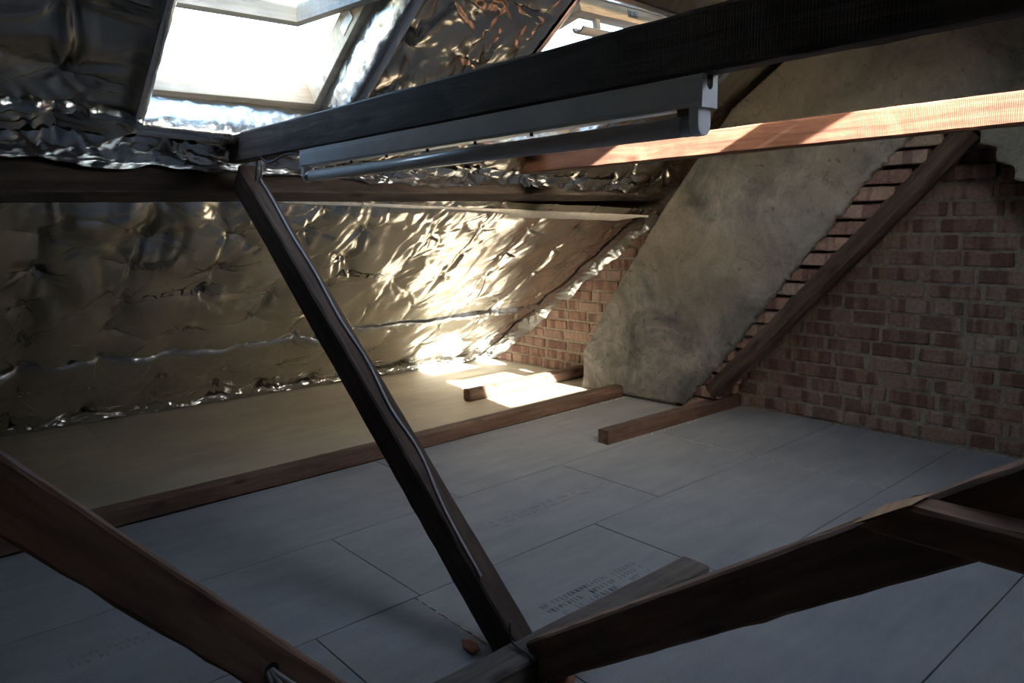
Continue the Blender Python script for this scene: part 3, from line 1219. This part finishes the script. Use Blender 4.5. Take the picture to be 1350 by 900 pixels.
# seam on the left and ragged skirt hanging over the purlin
strip('seam_tape', 'A', (X_L, 0.79), lambda x: 2.83 + 0 * x, 0.05, up_n, 0.004, M['tape'], upper, 260, seed=2, rag=0.2)
x_ = np.linspace(X_L, X_R - 0.02, 620)
XX, VV = np.meshgrid(x_, np.linspace(0, 1, 16), indexing='ij')
rag = 0.030 * PN[0](XX * 3.5, XX * 0 + 9) + 0.012 * PN[1](XX * 13, XX * 0 + 2)
v1 = np.minimum(VV / 0.7, 1)
v2 = np.clip((VV - 0.7) / 0.3, 0, 1)
YY = 2.93 + v1 * 0.108 - 0.004 * np.abs(PN[2](XX * 25, VV * 4)) * v2
base = up_n(XX, YY)
NN = base * (1 - v1 ** 2) + v1 ** 2 * (0.03 + 0.012 * PN[4](XX * 6, VV)) - v2 * (0.020 + rag) - 0.004 - 0.022 * np.abs(PN[1](XX * 8, VV * 2.2)) * np.sin(v1 * 2.8) - 0.010 * np.abs(PN[2](XX * 21, VV * 3 + 4)) * (1 - v2) - 0.004 * PN[3](XX * 45, VV * 6) * (1 - v2)
grid_obj('skirt_tape', plane_arr('A', XX, YY, NN), np.ones((619, 15), bool), M['tape'], upper)

# opposite slope lining (behind the viewpoint)
opp = thing('foil_blanket', (1.0, -2.4, 0.0), 'foil insulation lining the opposite slope behind the viewpoint', 'insulation')
xs = np.linspace(X_L, X_R - 0.004, 200)
ys = np.linspace(-2.45, 1.30, 130)
X, Y = np.meshgrid(xs, ys, indexing='ij')
N = -0.01 - wrinkles(X, Y, 1.0) * 1.5
cx = (X[:-1, :-1] + X[1:, 1:]) / 2
cy = (Y[:-1, :-1] + Y[1:, 1:]) / 2
keep = np.ones(cx.shape, bool)
for h in HB:
    keep &= ~((cx > h[0] - 0.01) & (cx < h[1] + 0.01) & (cy > h[2] - 0.01) & (cy < h[3] + 0.01))
grid_obj('foil_sheet', plane_arr('B', X, Y, N), keep, M['foil'], opp)

# white membrane strip showing below the purlin
x_ = np.linspace(0.1, X_R - 0.1, 300)
XX, VV = np.meshgrid(x_, np.linspace(0, 1, 8), indexing='ij')
wd = 0.028 + 0.055 * np.clip((XX - 2.55) / 0.25, 0, 1) * np.clip((3.8 - XX) / 0.15, 0, 1)
YY = 3.112 + VV * wd * CA
NN = -0.052 - 0.012 * np.sin(VV * 3.1) - 0.006 * np.abs(PN[1](XX * 4, VV + 1)) + 0.01 * VV
o = grid_obj('membrane_strip', plane_arr('A', XX, YY, NN), np.ones((299, 7), bool), M['membrane'], lower)


# ------------------------------------------------------------------ skylights
def window(i, w, handle=False):
    side, xc, y0, hw, hl, th = w
    P = PA if side == 'A' else PB
    eu = Vector((0, -CA, SA)) if side == 'A' else Vector((0, CA, SA))
    en = Vector((0, SA, CA)) if side == 'A' else Vector((0, -SA, CA))
    ex = Vector((1, 0, 0))
    O = P(xc, y0, FRAME_N)
    root = bpy.data.objects.new('window_%d' % i, None)
    root.location = O
    link(root)
    struct(root)
    rail = 0.038

    def loc(p):
        return O + ex * p.x + eu * p.y + en * p.z
    d0, d1 = -0.035, 0.075
    for nm, a, b in (('frame_rail', (-hw, -hl, d0), (hw, -hl + rail, d1)), ('frame_rail', (-hw, hl - rail, d0), (hw, hl, d1)),
                     ('frame_jamb', (-hw, -hl + rail, d0), (-hw + rail, hl - rail, d1)), ('frame_jamb', (hw - rail, -hl + rail, d0), (hw, hl - rail, d1))):
        mb_ = MB()
        mb_.box(a, b, loc)
        mb_.build(nm, M['pine'], root, bevel=0.003)
    # sash, pivoting at mid height: the top edge swings inwards
    t = math.radians(th)
    su = eu * math.cos(t) - en * math.sin(t)
    sn = en * math.cos(t) + eu * math.sin(t)
    sw, sl, sr = hw - rail - 0.006, hl - rail - 0.004, 0.044

    OS = O + eu * PIVOT[i - 1][0] + en * PIVOT[i - 1][1]

    def sloc(p):
        return OS + ex * p.x + su * p.y + sn * p.z
    mb_ = MB()
    s0, s1 = -0.02, 0.042
    br = 0.085   # bottom rail
    mb_.box((-sw, -sl, s0), (sw, -sl + br, s1), sloc)
    mb_.box((-sw, sl - sr - 0.012, s0), (sw, sl, s1), sloc)
    mb_.box((-sw, -sl + br, s0), (-sw + sr, sl - sr - 0.012, s1), sloc)
    mb_.box((sw - sr, -sl + br, s0), (sw, sl - sr - 0.012, s1), sloc)
    sash = mb_.build('sash', M['pine_dimmed'] if i == 1 else M['pine'], root)
    mb_ = MB()
    mb_.box((-sw + sr - 0.004, -sl + br - 0.004, -0.010), (sw - sr + 0.004, sl - sr - 0.008, 0.006), sloc)
    mb_.build('pane', M['glass'], sash)
    # outer grey metal capping of the sash
    mb_ = MB()
    for a, b in (((-sw - 0.004, -sl - 0.004, s1), (sw + 0.004, -sl + sr, s1 + 0.006)), ((-sw - 0.004, sl - sr, s1), (sw + 0.004, sl + 0.004, s1 + 0.006)),
                 ((-sw - 0.004, -sl + sr, s1), (-sw + sr, sl - sr, s1 + 0.006)), ((sw - sr, -sl + sr, s1), (sw + 0.004, sl - sr, s1 + 0.006))):
        mb_.box(a, b, sloc)
    mb_.build('capping', M['bar_grey'], sash)
    for s in (-1, 1):
        mb_ = MB()
        mb_.box((s * (hw - rail) - 0.004, -0.045, -0.01), (s * (hw - rail) + 0.004, 0.045, 0.03), loc)
        mb_.build('pivot_hinge', M['steel'], root)
    if i != 2:
        return root
    # ventilation bar on the inner face of the top rail
    prof = []
    for k in range(9):
        a = math.pi * (0.15 + 0.9 * k / 8)
        prof.append((sl - 0.052 + 0.034 * math.cos(a), -0.056 - 0.026 * math.sin(a)))
    for k in range(8, -1, -1):
        a = math.pi * (0.15 + 0.9 * k / 8)
        prof.append((sl - 0.052 + 0.026 * math.cos(a), -0.053 - 0.018 * math.sin(a)))
    mb_ = MB().prism([sloc(Vector((-sw + 0.03, a, b))) for a, b in prof], ex * (2 * sw - 0.06))
    mb_.build('ventilation_bar', M['bar_grey'], sash)
    for sx in (-0.6, 0.6):
        mb_ = MB()
        mb_.box((sx * sw - 0.012, sl - 0.050, -0.058), (sx * sw + 0.012, sl - 0.030, s0), sloc)
        mb_.build('bar_bracket', M['bar_grey'], sash)
    mb_ = MB()
    mb_.box((-0.03, sl, 0.0), (0.03, sl + 0.003, 0.032), sloc)
    mb_.box((-0.022, sl + 0.003, 0.006), (-0.004, sl + 0.008, 0.026), sloc)
    mb_.box((0.006, sl + 0.003, 0.006), (0.022, sl + 0.007, 0.026), sloc)
    mb_.build('latch', M['steel'], sash)
    return root


for i, w in enumerate(WIN):
    window(i + 1, w)

# ------------------------------------------------------------------ fluorescent lamp
lamp = thing('fluorescent_lamp', (1.163, 1.57, 1.39), 'grey fluorescent batten with bare tube hung under the tie beam', 'lamp')
ya, yb = 0.795, 2.35
xa, xb = 1.138, 1.188
zt, zb = 1.3945, 1.340
mb = MB()
prof = [(xa + 0.004, zt), (xa + 0.004, zt - 0.010), (xa, zt - 0.011), (xa, zb + 0.006), (xa + 0.006, zb), (xb - 0.006, zb), (xb, zb + 0.006), (xb, zt - 0.011), (xb - 0.004, zt - 0.010), (xb - 0.004, zt)]
mb.prism([Vector((a, ya, b)) for a, b in prof], (0, yb - ya, 0))
mb.build('channel', M['lamp_metal'], lamp)
for yy, s in ((ya, -1), (yb, 1)):
    # end plate with a keyhole slot
    mb = MB()
    x0, x1 = xa + 0.001, xb - 0.003
    xm, hw_ = (x0 + x1) / 2 + 0.0, 0.009
    slot = [(xm + hw_, zt)]
    for k in range(9):
        a = math.pi * k / 8
        slot.append((xm + hw_ * math.cos(a), zt - 0.017 - hw_ * math.sin(a)))
    slot.append((xm - hw_, zt))
    loop = [(x0, zt), (x0, zb - 0.002), (x1, zb - 0.002), (x1, zt)] + slot
    mb.prism([Vector((a, yy, b)) for a, b in loop], (0, s * 0.003, 0))
    ep = mb.build('end_plate', M['lamp_white'], lamp)
    mb = MB()
    mb.box((xm - hw_, yy - s * 0.0005, zt - 0.03), (xm + hw_, yy + s * 0.0005, zt - 0.001))
    mb.build('slot_opening', M['black'], ep)
    # lampholder
    yi = yy - s * 0.004
    pr = [(xa + 0.000, zb - 0.001), (xa + 0.0, zb - 0.026)]
    for k in range(7):
        a = math.pi * (1 + k / 6)
        pr.append((xa + 0.019 + 0.019 * math.cos(a), zb - 0.031 + 0.019 * math.sin(a)))
    pr += [(xa + 0.038, zb - 0.001)]
    mb = MB().prism([Vector((a, yi, b)) for a, b in pr], (0, -s * 0.020, 0))
    mb.build('lampholder', M['lamp_white'], lamp, bevel=0.001)
tc = (xa + 0.019, zb - 0.030)
mb = MB().cyl((tc[0], ya + 0.03, tc[1]), (tc[0], yb - 0.03, tc[1]), 0.0185, 24)
tb = mb.build('tube', M['lamp_tube'], lamp, True)
for y0_, y1_ in ((ya + 0.022, ya + 0.045), (yb - 0.045, yb - 0.022)):
    mb = MB().cyl((tc[0], y0_, tc[1]), (tc[0], y1_, tc[1]), 0.019, 24)
    mb.build('tube_cap', M['steel'], tb)
mb = MB()
mb.box((xa + 0.008, ya + 0.026, zb - 0.011), (xa + 0.026, ya + 0.055, zb - 0.0))
mb.build('starter', M['brass'], lamp)
for yy in (1.25, 1.45, 1.65, 1.85, 2.05):
    mb = MB().cyl((xa + 0.02, yy, zb + 0.001), (xa + 0.02, yy, zb - 0.007), 0.004, 8)
    mb.build('bolt', M['black'], lamp)

# ------------------------------------------------------------------ cables
d1 = (Vector((0, 1.30, 0.042)) - Vector((0, 2.90, 1.385))).normalized()
nup = Vector((0, -d1.z, d1.y))
if nup.z < 0:
    nup = -nup


def on_strut(t, x):
    return Vector((x, 2.90, 1.385)) + d1 * t + nup * 0.005


cp = []
for k, t in enumerate([0.10, 0.22, 0.42, 0.62, 0.85, 1.05, 1.25, 1.42, 1.62, 1.84]):
    cp.append(on_strut(t, X1 + [0.05, 0.052, 0.046, 0.05, 0.042, 0.050, 0.036, 0.046, 0.020, 0.012][k]))
o = tube('cable', [Vector((X1 + 0.03, 2.75, 1.385)), Vector((X1 + 0.045, 2.80, 1.34))] + cp, 0.0042, M['cable_grey'])
tag(o, 'grey cable clipped along the upper face of the slanting strut', 'cable')
o = tube('cable', [on_strut(0.10, X1 + 0.03), (X1 - 0.004, 2.70, 1.395), (X1 - 0.006, 2.60, 1.372), (X1 - 0.006, 2.45, 1.390), (X1 + 0.005, 2.33, 1.375)], 0.0035, M['cable_dark'])
tag(o, 'thin dark cable sagging from the strut head to the lamp', 'cable')
o = tube('cable', [(1.155, 1.366, 0.118), (1.146, 1.348, 0.137), (1.136, 1.341, 0.13), (1.135, 1.330, 0.092), (1.133, 1.26, 0.087), (1.128, 1.243, 0.07), (1.118, 1.235, 0.008)], 0.0034, M['cable_dark'])
tag(o, 'short bent cable at the foot of the slanting strut', 'cable')
# hole with cables in the brace
hp = Vector((0.484, 1.2525, 0.345))
hole_o = MB().cyl(hp + Vector((0, 0.003, 0)), hp + Vector((0, -0.0012, 0)), 0.0135, 18)
ho = hole_o.build('cable_hole', M['black'])
ho.parent = brace
ho.matrix_parent_inverse = brace.matrix_world.inverted()
cab = [([hp, hp + Vector((0.006, -0.025, -0.005)), hp + Vector((0.035, -0.05, -0.03)), hp + Vector((0.09, -0.05, -0.055)), hp + Vector((0.15, -0.03, -0.095)), hp + Vector((0.2, -0.01, -0.16)), hp + Vector((0.24, -0.04, -0.335))], 'white cable leaving the brace hole towards the right'),
       ([hp + Vector((-0.004, 0, 0)), hp + Vector((0.0, -0.028, -0.012)), hp + Vector((0.02, -0.05, -0.05)), hp + Vector((0.05, -0.055, -0.10)), hp + Vector((0.07, -0.06, -0.2)), hp + Vector((0.08, -0.08, -0.335))], 'white cable hanging straight down from the brace hole'),
       ([hp + Vector((-0.008, 0, -0.002)), hp + Vector((-0.012, -0.03, -0.018)), hp + Vector((-0.010, -0.045, -0.05)), hp + Vector((0.008, -0.055, -0.075)), hp + Vector((0.03, -0.075, -0.085)), hp + Vector((0.06, -0.09, -0.12)), hp + Vector((0.05, -0.1, -0.335))], 'white cable looping left below the brace hole')]
for pts, lb in cab:
    tag(tube('cable', pts, 0.0046, M['cable_grey'], n=10), lb, 'cable', 'cables through the brace')


# ------------------------------------------------------------------ rubble and crumbs
def chunk(name, loc, s, m, seed):
    r = random.Random(seed)
    bm_ = bmesh.new()
    bmesh.ops.create_icosphere(bm_, subdivisions=1, radius=1.0)
    for v_ in bm_.verts:
        v_.co = Vector((v_.co.x * s[0], v_.co.y * s[1], v_.co.z * s[2])) * r.uniform(0.75, 1.2)
    lo = min(v_.co.z for v_ in bm_.verts)
    for v_ in bm_.verts:
        v_.co.z -= lo
    me = bpy.data.meshes.new(name)
    bm_.to_mesh(me)
    bm_.free()
    me.materials.append(m)
    o_ = bpy.data.objects.new(name, me)
    o_.location = loc
    o_.rotation_euler.z = r.uniform(0, 6)
    link(o_)
    return o_


M['chip'] = simple('orange_brick_chip', (0.42, 0.19, 0.11), 0.9, var=0.3, bmp=0.5)
tag(chunk('brick_chip', (1.135, 1.505, 0.0), (0.038, 0.024, 0.012), M['chip'], 1), 'orange brick chip left of the strut foot', 'brick chip')
tag(chunk('brick_chip', (1.205, 1.215, 0.0), (0.035, 0.024, 0.014), M['chip'], 2), 'broken brick chip under the near black strut', 'brick chip')
tag(chunk('brick_chip', (1.10, 1.14, 0.0), (0.02, 0.018, 0.01), M['chip'], 3), 'small brick crumb beside the bent cable end', 'brick chip')
rc = random.Random(12)
mb = MB()
for k in range(90):
    x = 3.64 - abs(rc.gauss(0, 0.35))
    y = 3.10 - abs(rc.gauss(0, 0.012))
    s = rc.uniform(0.002, 0.006)
    if x < 2.3:
        continue
    c = Vector((x, y, s * 0.5))
    mb.add([c + Vector((s, 0, -s * .5)), c + Vector((-s * .5, s, -s * .5)), c + Vector((-s * .5, -s, -s * .5)), c + Vector((0, 0, s))], [(0, 1, 3), (1, 2, 3), (2, 0, 3), (0, 2, 1)])
for k in range(60):
    x = 2.85 + rc.random() * 1.05
    y = 2.462 - 0.034 * (x - 2.79) - abs(rc.gauss(0, 0.008))
    s = rc.uniform(0.0015, 0.004)
    c = Vector((x, y, s * 0.5))
    mb.add([c + Vector((s, 0, -s * .5)), c + Vector((-s * .5, s, -s * .5)), c + Vector((-s * .5, -s, -s * .5)), c + Vector((0, 0, s))], [(0, 1, 3), (1, 2, 3), (2, 0, 3), (0, 2, 1)])
o = mb.build('plaster_crumbs', M['crumb'])
o['kind'] = 'stuff'
tag(o, 'pale plaster crumbs scattered along the joists', 'crumbs')
print('bricks on wall', nb)
